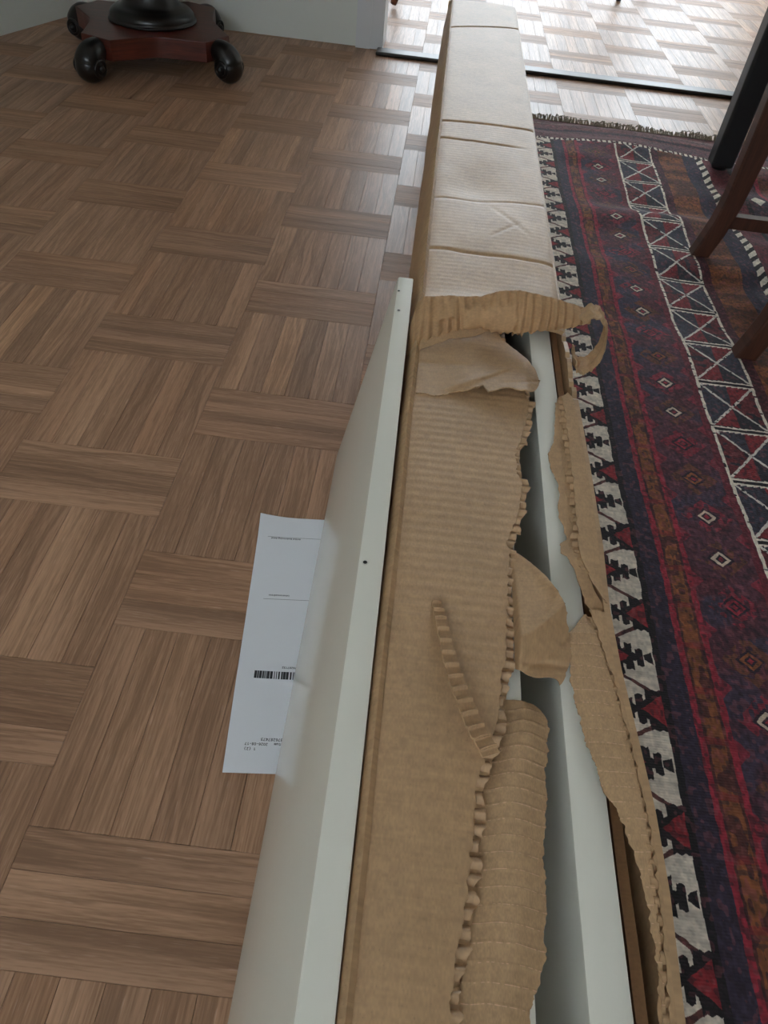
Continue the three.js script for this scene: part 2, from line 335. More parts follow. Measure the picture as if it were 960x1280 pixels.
      const lw = 0.032; if (Math.abs(d1) < lw || Math.abs(d2) < lw) c = noise(rx * 300, rz * 300) > 0.18 ? [196, 188, 178] : C.black;
    }
  } else if (x < 0.534) c = mix(C.maroon, C.dark, mott);
  else if (x < 0.590 + 0.008 * (noise(3, rz * 14) - 0.5)) c = mix(C.orange, [96, 52, 34], smooth(0.3, 0.75, noise(rx * 16, rz * 70)));
  else if (x < 0.622) c = mix([66, 54, 78], [40, 34, 48], mott);
  else if (x < 0.640) c = mod(z / 0.03 + (x - 0.622) * 40, 1) < 0.55 ? C.white : C.black;
  else {
    const q = mod(x - 0.640, 0.16) / 0.16; c = q < 0.3 ? mix(C.maroon, C.red, big * 0.5) : q < 0.36 ? C.black : q < 0.62 ? mix(C.navy, C.dark, mott) : q < 0.68 ? C.crimson : mix(C.brown, C.maroon, big);
    if (Math.abs(mod(z, 0.12) / 0.12 - 0.5) + Math.abs(q - 0.49) * 2 < 0.2) c = C.white;
  }
  const pale = c[0] > 165, weave = (pale ? 0.90 : 0.80) + (pale ? 0.16 : 0.38) * noise(rx * 420, rz * 300);
  if (!pale) { const f = noise(rx * 230 + 3, rz * 210); c = mix(c, f > 0.72 ? [140, 70, 78] : f < 0.25 ? [48, 36, 44] : c, 0.45); const gr = (c[0] + c[1] + c[2]) / 3; c = mix(c, [gr, gr, gr], 0.12); }
  const k = weave * (0.92 + 0.16 * mott);
  const g = pale ? 1.12 : 0.98; return [c[0] * k * g, c[1] * k * g, c[2] * k * g];
}
{
  const rug = thing('rug', 'long woven rug with white hooked border and fringed end, beside the cardboard box', 'rug');
  const bump = tex(512, 512, (u, v) => { const row = mod(v * 64, 1), q = 110 + 70 * Math.sin(row * Math.PI) * (0.5 + 0.5 * noise(u * 80, Math.floor(v * 64), 80, 64)) + 70 * (noise(u * 100, v * 128, 100, 128) - 0.3); return [q, q, q]; }, false);
  const piece = (x0, x1, z0, z1, w, h, nx, nz) => {
    const t = tex(w, h, (u, v) => rugColor(lerp(x0, x1, u), lerp(z0, z1, v)));
    t.wrapS = t.wrapT = THREE.ClampToEdgeWrapping;
    const b = bump.clone(); b.repeat.set((x1 - x0) / 0.16, (z1 - z0) / 0.16); b.needsUpdate = true;
    const g = slab(nx, nz, (u, v) => { const x = lerp(x0, x1, u), z = lerp(z0, z1, v); return [x, rugY(x, z), z]; }, 0.0035, (u, v) => [u, v]);
    return [g, new THREE.MeshPhysicalMaterial({ side: THREE.DoubleSide, map: t, bumpMap: b, bumpScale: 0.0012, roughness: 0.9, sheen: 0.3, sheenRoughness: 0.45, sheenColor: new THREE.Color(0.55, 0.50, 0.50) })];
  };
  const ps = [piece(RUG.x0, 0.70, -0.72, RUG.z1, 1060, 2048, 90, 160), piece(RUG.x0, 0.70, RUG.z0, -0.72, 900, 2048, 110, 260), piece(0.70, RUG.x1, RUG.z0, RUG.z1, 560, 1900, 50, 180)];
  const m = shade(new THREE.Mesh(mergeGeometries(ps.map((p) => p[0]), true), ps.map((p) => p[1]))); m.name = 'woven_field'; rug.add(m);
  // fringe: tufts of warp ends along the far edge
  const R = rng(5), tufts = [];
  for (let x = RUG.x0 + 0.004; x < RUG.x1; x += 0.0013 + 0.0012 * R()) {
    const n = noise(x * 22, 1), l = 0.008 + 0.026 * n * R() + 0.003, a = (R() - 0.5) * 1.3, h = 0.004 + 0.014 * R() * n, z = RUG.z0 + 0.004;
    tufts.push(taper([[x, 0.004, z], [x + Math.sin(a) * l * 0.5, 0.004 + h, z - l * 0.5], [x + Math.sin(a) * l, 0.003 + h * 0.7 * R(), z - l]], [0.0013, 0.0011, 0.0005], 5));
  }
  const fr = obj('fringe', tufts, std({ color: new THREE.Color(0.30, 0.24, 0.16), roughness: 1 }), rug); fr.userData.kind = 'stuff'; fr.userData.label = 'ragged tan yarn fringe';
}

// ---------------------------------------------------------------- cardboard box, torn open along its top
const ZE = -1.865, ZN = 0.18, TOP = 0.25;
const jag = (z, s = 0) => 0.0009 * (noise(z * 900, s) - 0.5) + 0.0016 * (noise(z * 260, s + 3) - 0.5);
// grid over z with a left and a right edge
function sheet(z0, z1, L, R, Y, o = {}) {
  const nv = Math.max(2, Math.round((z1 - z0) / (o.dz ?? 0.004))), nu = o.nu ?? 12;
  return slab(nu, nv, (u, v) => { const z = lerp(z0, z1, v), x = lerp(L(z), R(z), u); return [x, Y(x, z), z]; }, o.t ?? 0.0006);
}
// the corrugation between two liners, showing beyond a torn edge E(z)
function fluting(z0, z1, E, w, Y, side = 1, seed = 0) {
  return [sheet(z0, z1, (z) => side > 0 ? E(z) - 0.003 : E(z) - w * (0.4 + 0.9 * noise(z * 160, seed)), (z) => side > 0 ? E(z) + w * (0.4 + 0.9 * noise(z * 160, seed)) : E(z) + 0.003,
    (x, z) => Y(x, z) - 0.0025 + 0.0015 * Math.sin(z / FLUTE * 2 * Math.PI + noise(z * 60, seed) * 1.5), { dz: 0.0006, nu: 3, t: 0.0003 }),
  sheet(z0, z1, (z) => side > 0 ? E(z) - 0.003 : E(z) - w * (0.7 + 0.9 * noise(z * 110, seed + 7)), (z) => side > 0 ? E(z) + w * (0.3 + 0.7 * noise(z * 110, seed + 7)) : E(z) + 0.003, (x, z) => Y(x, z) - 0.0036, { dz: 0.002, nu: 3, t: 0.0003 })];
}
const carton = thing('cardboard_box', 'long brown corrugated cardboard box torn open along its top, lying across the parquet', 'box');
{
  const leftX = () => 0.0125;
  // far, intact part of the top with crease lines, dents and a buckle
  const farY = (x, z) => {
    const xx = (x - 0.012) / 0.131; let y = TOP + 0.0016 * Math.sin(xx * Math.PI) * (0.4 + noise(x * 14, z * 6)) - 0.0012 * (Math.pow(Math.abs(xx * 2 - 1), 14));
    const crease = (zc, d, w = 0.004) => -d * Math.exp(-Math.pow((z - zc) / w, 2));
    y += crease(-1.640 - 0.05 * xx, 0.0024, 0.0032) + crease(-1.124 - 0.003 * xx, 0.0020, 0.003) + crease(-1.057 + 0.006 * xx + 0.002 * noise(x * 90, 1), 0.0016, 0.003) * smooth(0.95, 0.7, xx) + crease(-0.737 + 0.006 * xx + 0.003 * noise(x * 60, 2), 0.0016, 0.0028) + crease(-0.862 - 0.014 * xx, 0.0007, 0.003);
    const dx = x - 0.068, dz = z + 0.905; y -= 0.0042 * Math.exp(-(dx * dx / 0.0009 + dz * dz / 0.004));
    y += 0.0016 * Math.exp(-(Math.pow((x - 0.10) / 0.03, 2) + Math.pow((z + 0.80) / 0.05, 2)));
    const t = (z + 0.84) - (x - 0.09) * 1.6; y -= 0.0008 * Math.exp(-Math.pow(t / 0.004, 2)) * smooth(0.03, 0.005, Math.abs(x - 0.10));
    const t2 = (z + 0.79) + (x - 0.09) * 1.2; y -= 0.0007 * Math.exp(-Math.pow(t2 / 0.0035, 2)) * smooth(0.025, 0.005, Math.abs(x - 0.095));
    y += 0.0008 * (noise(x * 40, z * 30) - 0.5) * smooth(-1.2, -0.9, z) + 0.004 * smooth(-0.66, -0.60, z);
    return y;
  };
  obj('top_panel', sheet(ZE, -0.598, leftX, (z) => 0.1446 + jag(z, 9) * 0.3, farY, { dz: 0.0015, nu: 40, t: 0.004 }), M.kraft, carton).userData.label = 'intact creased far half of the box top';
  // walls: left wall rounded at the top and leaning out at the foot
  const wl = lin([[0, 0.0], [0.1, -0.002], [0.2, 0.002], [0.236, 0.0072], [0.244, 0.0092], [0.2485, 0.0113], [0.25, 0.0128]]);
  const lw = slab(24, 60, (u, v) => { const y = lerp(0.0015, 0.25, 1 - Math.pow(1 - u, 1.6)), z = lerp(ZE, ZN, v); return [wl(y) + 0.0012 * (noise(z * 9, y * 9) - 0.5), y, z]; }, -0.004, (u, v, p) => [p.y, p.z]);
  obj('side_wall', lw, M.kraft, carton);
  const wr = lin([[ZE, 0.1430], [-0.62, 0.1440], [-0.5, 0.1450], [-0.42, 0.1463], [-0.34, 0.1466], [-0.285, 0.1445], [-0.24, 0.146], [-0.20, 0.1492], [-0.16, 0.1522], [-0.12, 0.1525], [-0.07, 0.1497], [ZN, 0.148]]);
  const wrTop = (z) => z < -0.60 ? 0.2455 : z < -0.505 ? 0.2435 + 0.006 * noise(z * 220, 5) : 0.2495;
  obj('side_wall', slab(10, 340, (u, v) => { const z = lerp(ZE, ZN, v), y = lerp(0.0015, wrTop(z), u); return [lerp(0.1445, wr(z), u * u), y, z]; }, 0.004, (u, v, p) => [p.y, p.z]), M.kraft, carton);
  obj('bottom_panel', box(0.002, 0.143, 0.0012, 0.0052, ZE, ZN), M.kraftPlain, carton);
  obj('end_panel', box(0.002, 0.1425, 0.0055, 0.247, ZE - 0.001, ZE + 0.004), M.kraftPlain, carton);
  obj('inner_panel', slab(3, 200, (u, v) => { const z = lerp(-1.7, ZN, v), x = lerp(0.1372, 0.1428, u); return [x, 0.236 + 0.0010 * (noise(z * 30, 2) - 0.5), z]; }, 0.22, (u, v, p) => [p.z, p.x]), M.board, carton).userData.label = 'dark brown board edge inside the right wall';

  // near part of the top: torn along its right side, flutes showing
  const tear = lin([[-0.60, 0.090], [-0.512, 0.092], [-0.506, 0.104], [-0.4993, 0.1066], [-0.4912, 0.1095], [-0.4701, 0.1091], [-0.4438, 0.1021], [-0.4194, 0.0967], [-0.4017, 0.0972], [-0.3896, 0.1004], [-0.3606, 0.0978], [-0.3445, 0.0926], [-0.329, 0.0877], [-0.3209, 0.0895], [-0.3014, 0.0874], [-0.2758, 0.0865], [-0.2578, 0.0854], [-0.2353, 0.0842], [-0.2243, 0.0816], [-0.2089, 0.0803], [-0.1965, 0.0778], [-0.1752, 0.0722], [-0.1639, 0.0683], [-0.1535, 0.0675], [-0.13, 0.0658], [-0.1016, 0.0628], [-0.079, 0.0588], [-0.0586, 0.0564], [0.0, 0.051], [ZN, 0.047]]);
  const edge = (z) => tear(z) - 0.0035 + jag(z, 1);
  const nearY = (x, z) => TOP - 0.003 * smooth(-0.50, -0.57, z) + 0.0008 * Math.sin((x - 0.012) * 26) + 0.0008 * (noise(x * 30, z * 24) - 0.5) - 0.0008 * Math.pow(smooth(0.022, 0.0125, x), 2) + 0.00006 * Math.cos(z / FLUTE * 2 * Math.PI)
    - 0.0035 * smooth(0.035, 0.0, tear(z) - x) * smooth(-0.19, -0.15, z);
  const nearTop = obj('torn_top_panel', [sheet(-0.585, ZN, leftX, edge, nearY, { dz: 0.0011, nu: 30, t: 0.0005 }), sheet(-0.585, ZN, leftX, (z) => edge(z) - 0.001, (x, z) => nearY(x, z) - 0.0036, { dz: 0.004, nu: 10, t: 0.0003 }), ...fluting(-0.585, ZN, edge, 0.0052, nearY, 1, 2)], M.kraft, carton);
  nearTop.userData.label = 'near half of the box top with a ragged right edge';
  // the layer peeled up below the curled band
  const pF = lin([[0.0125, -0.590], [0.083, -0.590], [0.0848, -0.5774], [0.0988, -0.5625], [0.1083, -0.5496], [0.1147, -0.5364], [0.1174, -0.5205]]);
  const pN = lin([[0.0125, -0.482], [0.0316, -0.4818], [0.0400, -0.4875], [0.0511, -0.4917], [0.0691, -0.5040], [0.0737, -0.4965], [0.0830, -0.5015], [0.0934, -0.5054], [0.1030, -0.5035], [0.1121, -0.5026], [0.1160, -0.5110], [0.1174, -0.5200]]);
  const seenAt = (x, y, z) => { const k = (EYE - y) / (EYE - TOP); return [x * k, y, z * k]; };   // a raised point, moved along the line of sight of its outline
  const peel = slab(90, 40, (u, v) => {
    const x = lerp(0.0135, 0.1174, u), a = pF(x) + jag(x, 21), b = pN(x) + 1.4 * jag(x, 22), z = lerp(a, b, v);
    const cr = (z + 0.520) - (x - 0.075) * -0.75, lift = 0.0012 + (0.0075 * smooth(0.030, 0.075, x) + 0.003 * smooth(0.08, 0.1, x) * smooth(0.117, 0.105, x)) * smooth(-0.575, -0.495, z);
    return seenAt(x + 0.4 * jag(z, 20) * u, nearY(x, z) + lift + 0.0020 * Math.exp(-Math.pow(cr / 0.003, 2)) * smooth(0.03, 0.05, x) * smooth(0.098, 0.085, x) * (0.6 + 0.8 * noise(x * 200, 1)) - 0.003 * smooth(0.105, 0.1174, x) - 0.0014 * Math.exp(-Math.pow((z + 0.527 + (x - 0.03) * 0.12) / 0.0018, 2)) * smooth(0.075, 0.05, x) - 0.0012 * Math.exp(-Math.pow((z + 0.514 + (x - 0.1) * 0.25) / 0.0016, 2)) * smooth(0.078, 0.09, x), z);
  }, 0.0011);
  obj('peeled_layer', peel, M.kraft, carton).userData.label = 'pale layer of the top peeled up below the curled band';

  // the band of cardboard curled up across the box, flutes facing out
  const low = [[0, 0.0040, 0.2380, -0.548], [0.03, 0.0062, 0.2440, -0.5475], [0.07, 0.0100, 0.2490, -0.548], [0.1, 0.0140, 0.2520, -0.5525], [0.23, 0.0381, 0.2525, -0.5730], [0.40, 0.0656, 0.2535, -0.5840], [0.54, 0.0879, 0.2535, -0.580], [0.67, 0.1085, 0.2580, -0.580], [0.84, 0.1354, 0.2650, -0.580], [1, 0.1605, 0.2740, -0.580]];
  const high = [[0, 0.0034, 0.2395, -0.556], [0.03, 0.0030, 0.2520, -0.582], [0.07, 0.0062, 0.2625, -0.596], [0.1, 0.0118, 0.2695, -0.600], [0.23, 0.0333, 0.2730, -0.600], [0.40, 0.062, 0.2760, -0.600], [0.50, 0.0783, 0.2840, -0.600], [0.60, 0.0956, 0.2872, -0.600], [0.78, 0.1252, 0.2836, -0.600], [0.90, 0.1443, 0.2805, -0.600], [1, 0.1600, 0.2765, -0.600]];
  const lows = [1, 2, 3].map((k) => lin(low.map((p) => [p[0], p[k]]))), highs = [1, 2, 3].map((k) => lin(high.map((p) => [p[0], p[k]])));
  const band = slab(260, 24, (u, v) => {                          // u along the band, v from its top edge to its lower edge
    const x = u * 0.16, a = highs.map((f) => f(u)), b = lows.map((f) => f(u)), cs = Math.cos(x / 0.0072 * 2 * Math.PI + noise(x * 50, 8));
    a[1] += 0.5 * jag(x, 31); b[1] += (1.3 * jag(x, 32) + 0.0014 * cs * smooth(0.02, 0.06, x)) * smooth(0.82, 1, v);
    const patch = smooth(0.052, 0.058, x + 0.006 * noise(v * 9, 3)) * smooth(0.104, 0.096, x + 0.008 * noise(v * 8, 4)) * smooth(0.22, 0.32, v + 0.16 * (noise(x * 130, 5) - 0.5)) * smooth(1.0, 0.93, v);
    const patch2 = smooth(0.029, 0.031, x + 0.004 * v) * smooth(0.043, 0.041, x) * smooth(0.1, 0.2, v) * smooth(0.62, 0.55, v), p = Math.max(patch, patch2);
    const rip = (0.0018 * cs * (1 - p) * smooth(0, 0.08, v) + 0.0025 * p) * smooth(0, 0.05, u), bow = 0.006 * Math.sin(v * Math.PI) * smooth(0, 0.1, u);
    return [lerp(a[0], b[0], v), lerp(a[1], b[1], v) + rip * 0.35 + bow * 0.4, lerp(a[2], b[2], v) + rip + bow];
  }, 0.0012, (u, v) => [v * 0.03, u * 0.16]);
  obj('curled_band', band, M.kraftInner, carton).userData.label = 'strip of corrugated card curled up across the box';
  obj('inner_liner', slab(50, 8, (u, v) => { const q = lerp(0.05, 0.46, u), b = lows.map((f) => f(q)), g = 0.0105 * smooth(0, 0.12, u) * smooth(1, 0.8, u); return [b[0], b[1] + 0.001 - 0.0015 * v, b[2] - 0.004 + (g + 0.004) * v + jag(q * 0.2, 37) * v]; }, 0.0006), M.kraftPlain, carton);
  // its right end, rolled into a loop hanging over the side
  const loopPts = new THREE.CatmullRomCurve3([[0.150, 0.2775], [0.158, 0.2865], [0.1655, 0.2860], [0.1715, 0.2800], [0.1750, 0.2680], [0.1745, 0.2530], [0.1690, 0.2415], [0.1600, 0.2380], [0.1525, 0.2430], [0.1500, 0.2520]].map(([x, y]) => new THREE.Vector3(x, y, 0)));
  obj('band_end', slab(70, 10, (u, v) => { const p = loopPts.getPoint(u), w = 0.015 - 0.003 * smooth(0.2, 0.5, u) + 0.009 * smooth(0.6, 1, u); return [p.x + jag(v * 0.03, 43) + 0.0012 * Math.sin(v * 9 + u * 7), p.y + 0.0008 * Math.cos(u * 60), -0.583 + 0.020 * u + (v - 0.5) * 2 * w * 0.8 + 1.5 * jag(u * 0.2, 41 + Math.round(v))]; }, 0.001, (u, v) => [v * 0.02, u * 0.12]), M.kraftPlain, carton).userData.label = 'loose end of the curled band rolled into a loop';
  // ragged scraps under the band where the layers gave way
  const R = rng(77), scraps = [];
  for (let i = 0; i < 5; i++) { const x = 0.078 + 0.006 * i + 0.002 * R(), l = 0.005 + 0.004 * R(), h = 0.2525 + 0.002 * R(); scraps.push(slab(4, 5, (u, v) => [x + (u - 0.5) * 0.008 * (1 - 0.5 * v), h - 0.004 * v * R() + 0.002 * Math.sin(u * 6 + i), -0.592 + v * l], 0.0005)); }
  obj('torn_scrap', scraps, M.kraftPlain, carton);

  // liner tongue bent over the opening
  const toR = lin([[-0.3215, 0.0915], [-0.3154, 0.0989], [-0.306, 0.1079], [-0.2942, 0.1159], [-0.2829, 0.1203], [-0.2718, 0.1201], [-0.2571, 0.1200], [-0.2459, 0.1203], [-0.2374, 0.1181], [-0.229, 0.1146], [-0.2250, 0.1120]]);
  obj('liner_tongue', slab(26, 70, (u, v) => {
    const z = lerp(-0.3215, -0.2250 - 0.0075 * (1 - u) + 0.004 * Math.sin(u * Math.PI * 2) * u, v), x = lerp(0.0865, toR(z) + 0.7 * jag(z, 52), u), zr = lerp(-0.2520, -0.2840, Math.pow(u, 1.3));
    const up = z < zr ? lerp(0.0, 0.0190, Math.pow(clamp((z + 0.3215) / (zr + 0.3215)), 1.5)) : lerp(0.0190, 0.0005, Math.pow(clamp((z - zr) / 0.024), 0.9));
    const fold = 0.0016 * Math.exp(-Math.pow((z - zr + 0.010 * u) / 0.003, 2)) * smooth(0.3, 0.7, u), lowCrease = -0.0016 * Math.exp(-Math.pow((z + 0.238) / 0.0025, 2));
    return seenAt(x, 0.2482 + up * smooth(0, 0.12, u) + fold + lowCrease + 0.004 * smooth(0.5, 1, u) * smooth(-0.318, -0.30, z) * smooth(-0.27, -0.30, z), z);
  }, 0.0007), M.kraftPlain, carton).userData.label = 'torn tongue of liner bent up over the opening';

  // lower flap, creased across at every flute
  const flR = lin([[-0.2165, 0.0905], [-0.2150, 0.0975], [-0.2119, 0.102], [-0.2075, 0.1050], [-0.2002, 0.1055], [-0.1883, 0.104], [-0.1791, 0.1025], [-0.1577, 0.1014], [-0.1338, 0.0985], [-0.1194, 0.0988], [-0.109, 0.0989], [-0.0956, 0.0968], [-0.083, 0.0953], [-0.0736, 0.0912], [-0.062, 0.0885], [0, 0.083], [ZN, 0.078]]);
  obj('creased_flap', sheet(-0.2165, ZN, (z) => tear(z) - 0.007, (z) => flR(z) + 1.2 * jag(z, 61), (x, z) => {
    const t = (x - tear(z)) / (flR(z) - tear(z));
    return TOP - 0.0042 - 0.0040 * smooth(0.012, 0.003, x - tear(z)) + 0.0035 * Math.sin(clamp(t) * Math.PI) * smooth(-0.2165, -0.19, z) - 0.0030 * smooth(0.55, 1.0, t) + 0.0005 * Math.pow(Math.abs(Math.cos(z / FLUTE * Math.PI + Math.PI / 2 + 0.5 * (noise(x * 90, z * 60) - 0.5))), 40);
  }, { dz: 0.0007, nu: 18, t: 0.0008 }), M.creased, carton).userData.label = 'flap of the top with a crease at every flute';

  // thin ripped strip lying on the top, ribs showing
  const sc = new THREE.CatmullRomCurve3([[0.0388, -0.2706], [0.0418, -0.2555], [0.0455, -0.2365], [0.0500, -0.2185], [0.0560, -0.2030], [0.0630, -0.1870], [0.0700, -0.1735]].map(([x, z]) => new THREE.Vector3(x, 0, z)));
  obj('ripped_strip', slab(8, 320, (u, v) => {
    const p = sc.getPoint(v), t = sc.getTangent(v), w = lerp(0.0062, 0.0098, smooth(0, 0.9, v)) + 0.7 * jag(v * 0.12, 71), k = u - 0.5;
    const rib = Math.pow(Math.abs(Math.cos(v * 13.5 * Math.PI + 0.3 * noise(v * 20, 4))), 16);
    return [p.x + t.z * k * w, 0.2530 + 0.0060 * Math.sin(v * Math.PI * 0.9) + 0.0045 * smooth(0.75, 1, v) + 0.0026 * rib * (1 - 1.2 * k * k) - k * 0.0012, p.z - t.x * k * w];
  }, 0.0013), M.kraftPlain, carton).userData.label = 'narrow ripped strip with ribs across it lying on the top';

  // what is left of the top along the right wall, in two lengths, each with flutes and an inward tongue
  const y1 = (x, z) => TOP + 0.0006 + 0.0012 * smooth(-0.505, -0.49, z) + 0.0006 * (noise(x * 60, z * 40) - 0.5) + 0.006 * smooth(-0.31, -0.287, z) * smooth(0.147, 0.138, x) * 0.6;
  const r1L = lin([[-0.5075, 0.1372], [-0.500, 0.1322], [-0.4797, 0.1322], [-0.4353, 0.1323], [-0.408, 0.1320], [-0.3825, 0.1316], [-0.3585, 0.1306], [-0.3359, 0.1298], [-0.3193, 0.1318], [-0.2993, 0.1362], [-0.2903, 0.1402], [-0.2871, 0.1432]]);
  const r1R = lin([[-0.5091, 0.1392], [-0.5014, 0.1436], [-0.4669, 0.1457], [-0.424, 0.1463], [-0.3852, 0.1469], [-0.3387, 0.1465], [-0.2877, 0.1445]]);
  obj('edge_remnant', [sheet(-0.5080, -0.2871, (z) => r1L(z) + 0.003 + jag(z, 81), r1R, y1, { dz: 0.002, nu: 8, t: 0.0006 }), ...fluting(-0.503, -0.310, (z) => r1L(z) + 0.003, 0.0036, y1, -1, 82)], M.kraftPlain, carton).userData.label = 'upper remnant of the top along the right wall';
  const t1L = lin([[-0.4955, 0.1300], [-0.4635, 0.1276], [-0.4433, 0.1246], [-0.431, 0.1197], [-0.4148, 0.1210], [-0.3981, 0.1249], [-0.3855, 0.1251], [-0.3795, 0.1236], [-0.365, 0.1231], [-0.3538, 0.1256], [-0.3429, 0.1268], [-0.338, 0.1215], [-0.3273, 0.1209], [-0.3252, 0.1245], [-0.3115, 0.1293], [-0.2891, 0.1340], [-0.283, 0.1385]]);
  const t1Y = (x, z) => 0.2466 + 0.0012 * noise(x * 80, z * 60) - 0.0014 * smooth(0.131, 0.121, x) + 0.003 * smooth(-0.345, -0.325, z) * smooth(-0.29, -0.325, z);
  obj('liner_edge', sheet(-0.4955, -0.2830, (z) => t1L(z) + 0.6 * jag(z, 91), (z) => Math.max(t1L(z) + 0.001, r1L(z) + 0.0045), t1Y, { dz: 0.0015, nu: 8, t: 0.0005 }), M.kraftPlain, carton);
  const r2F = lin([[-0.2810, 0.1345], [-0.279, 0.1353], [-0.2685, 0.1376], [-0.249, 0.1412], [-0.2332, 0.1440], [-0.2131, 0.1464], [-0.1966, 0.1482], [-0.181, 0.1498], [-0.164, 0.1506], [-0.148, 0.1512], [-0.1328, 0.1510], [-0.1185, 0.1508], [-0.1016, 0.1498], [-0.0827, 0.1482], [-0.0681, 0.1468], [ZN, 0.145]]);
  const y2 = (x, z) => TOP + 0.0004 + 0.0006 * (noise(x * 60, z * 40) - 0.5);
  obj('edge_remnant', [sheet(-0.2815, ZN, (z) => r2F(z) + jag(z, 101), (z) => Math.max(r2F(z) + 0.0012, wr(z)), y2, { dz: 0.002, nu: 6, t: 0.0006 }), ...fluting(-0.2790, ZN, (z) => r2F(z) + 0.0006, 0.0030, y2, -1, 102)], M.kraftPlain, carton).userData.label = 'lower remnant of the top along the right wall';
  const t2L = lin([[-0.2805, 0.1325], [-0.2770, 0.1300], [-0.271, 0.1265], [-0.2631, 0.1212], [-0.2517, 0.1213], [-0.2376, 0.1198], [-0.2219, 0.1202], [-0.2073, 0.1227], [-0.1934, 0.1248], [-0.1781, 0.1287], [-0.1657, 0.1319], [-0.1581, 0.1370], [-0.1428, 0.1412], [-0.1283, 0.1444], [-0.1109, 0.1458], [-0.0915, 0.1456], [-0.0676, 0.1439], [ZN, 0.142]]);
  obj('creased_flap', sheet(-0.2805, ZN, (z) => t2L(z) + jag(z, 111), (z) => Math.max(t2L(z) + 0.0012, r2F(z) - 0.0008), (x, z) => 0.2472 + 0.0022 * Math.sin(clamp((x - t2L(z)) / 0.02) * Math.PI * 0.7) - 0.0012 * smooth(-0.262, -0.28, z) + 0.0004 * Math.pow(Math.abs(Math.cos(z / FLUTE * Math.PI + Math.PI / 2)), 40), { dz: 0.0008, nu: 12, t: 0.0007 }), M.creased, carton).userData.label = 'pale inward flap along the right wall';
}

// ---------------------------------------------------------------- white angle profiles
function angleProfile(A, B, z0, z1, parent) {                     // A, B: cross-sections [[x, y] ...] at the far and the near end
  const pathLen = (S) => { const d = [0]; for (let i = 1; i < S.length; i++) d.push(d[i - 1] + Math.hypot(S[i][0] - S[i - 1][0], S[i][1] - S[i - 1][1])); return d; };
  const round = (S) => { const out = [S[0]]; for (let i = 1; i < S.length - 1; i++) { const p = S[i], r = 0.0016; for (const [q, s] of [[S[i - 1], 0], [S[i + 1], 1]]) { const l = Math.hypot(q[0] - p[0], q[1] - p[1]); out.push([p[0] + (q[0] - p[0]) * r / l, p[1] + (q[1] - p[1]) * r / l]); if (!s) out.push([p[0] + ((S[i - 1][0] - p[0]) / l * r + (S[i + 1][0] - p[0]) / Math.hypot(S[i + 1][0] - p[0], S[i + 1][1] - p[1]) * r) * 0.27, p[1] + ((S[i - 1][1] - p[1]) / l * r + (S[i + 1][1] - p[1]) / Math.hypot(S[i + 1][0] - p[0], S[i + 1][1] - p[1]) * r) * 0.27]); } } out.push(S[S.length - 1]); return out; };
  const a = round(A), b = round(B), n = a.length - 1, dl = pathLen(b);
  const g = slab(n, 24, (u, v) => { const i = Math.min(n, Math.round(u * n)); return [lerp(a[i][0], b[i][0], v), lerp(a[i][1], b[i][1], v), lerp(z0, z1, v)]; }, 0.0012, (u, v) => [dl[Math.round(u * n)], lerp(z0, z1, v)]);
  return g;
}
{
  const t = thing('metal_profile', 'white metal angle profile with screw holes, leaning against the left side of the cardboard box', 'metal profile');
  const A = [[-0.0666, 0.0016], [-0.0145, 0.25], [0.0006, 0.2500], [0.0004, 0.243]], B = [[-0.0610, 0.0016], [-0.0095, 0.25], [0.0088, 0.2500], [0.0060, 0.240]];
  obj('angle_sheet', toCreasedNormals(angleProfile(A, B, -0.665, 0.20), 0.5), M.white, t);
  for (const [x, z] of [[-0.0123, -0.638], [-0.0096, -0.603], [-0.0080, -0.2974]]) {
    const ring = new THREE.TorusGeometry(0.0017, 0.00035, 8, 20); ring.rotateX(Math.PI / 2); ring.translate(x, 0.2502, z);
    const h = obj('screw_hole', ring, M.white, t);
    const d = new THREE.CylinderGeometry(0.0016, 0.0016, 0.0012, 20); d.translate(x, 0.2497, z); obj('hole_bottom', d, M.hole, h);
  }
}
for (const [xl, xr, label] of [[0.0700, 0.0918, 'white metal profile mostly covered by the torn cardboard top, left one inside the box'], [0.1145, 0.1346, 'bare white metal profile seen full length through the tear, right one inside the box']]) {
  const m = obj('metal_profile', toCreasedNormals(angleProfile([[xl, 0.0075], [xl, 0.2415], [xr, 0.2415], [xr, 0.2300]], [[xl, 0.0075], [xl, 0.2415], [xr, 0.2415], [xr, 0.2300]], -1.80, 0.16), 0.5), M.white);
  tag(m, label, 'metal profile');
}

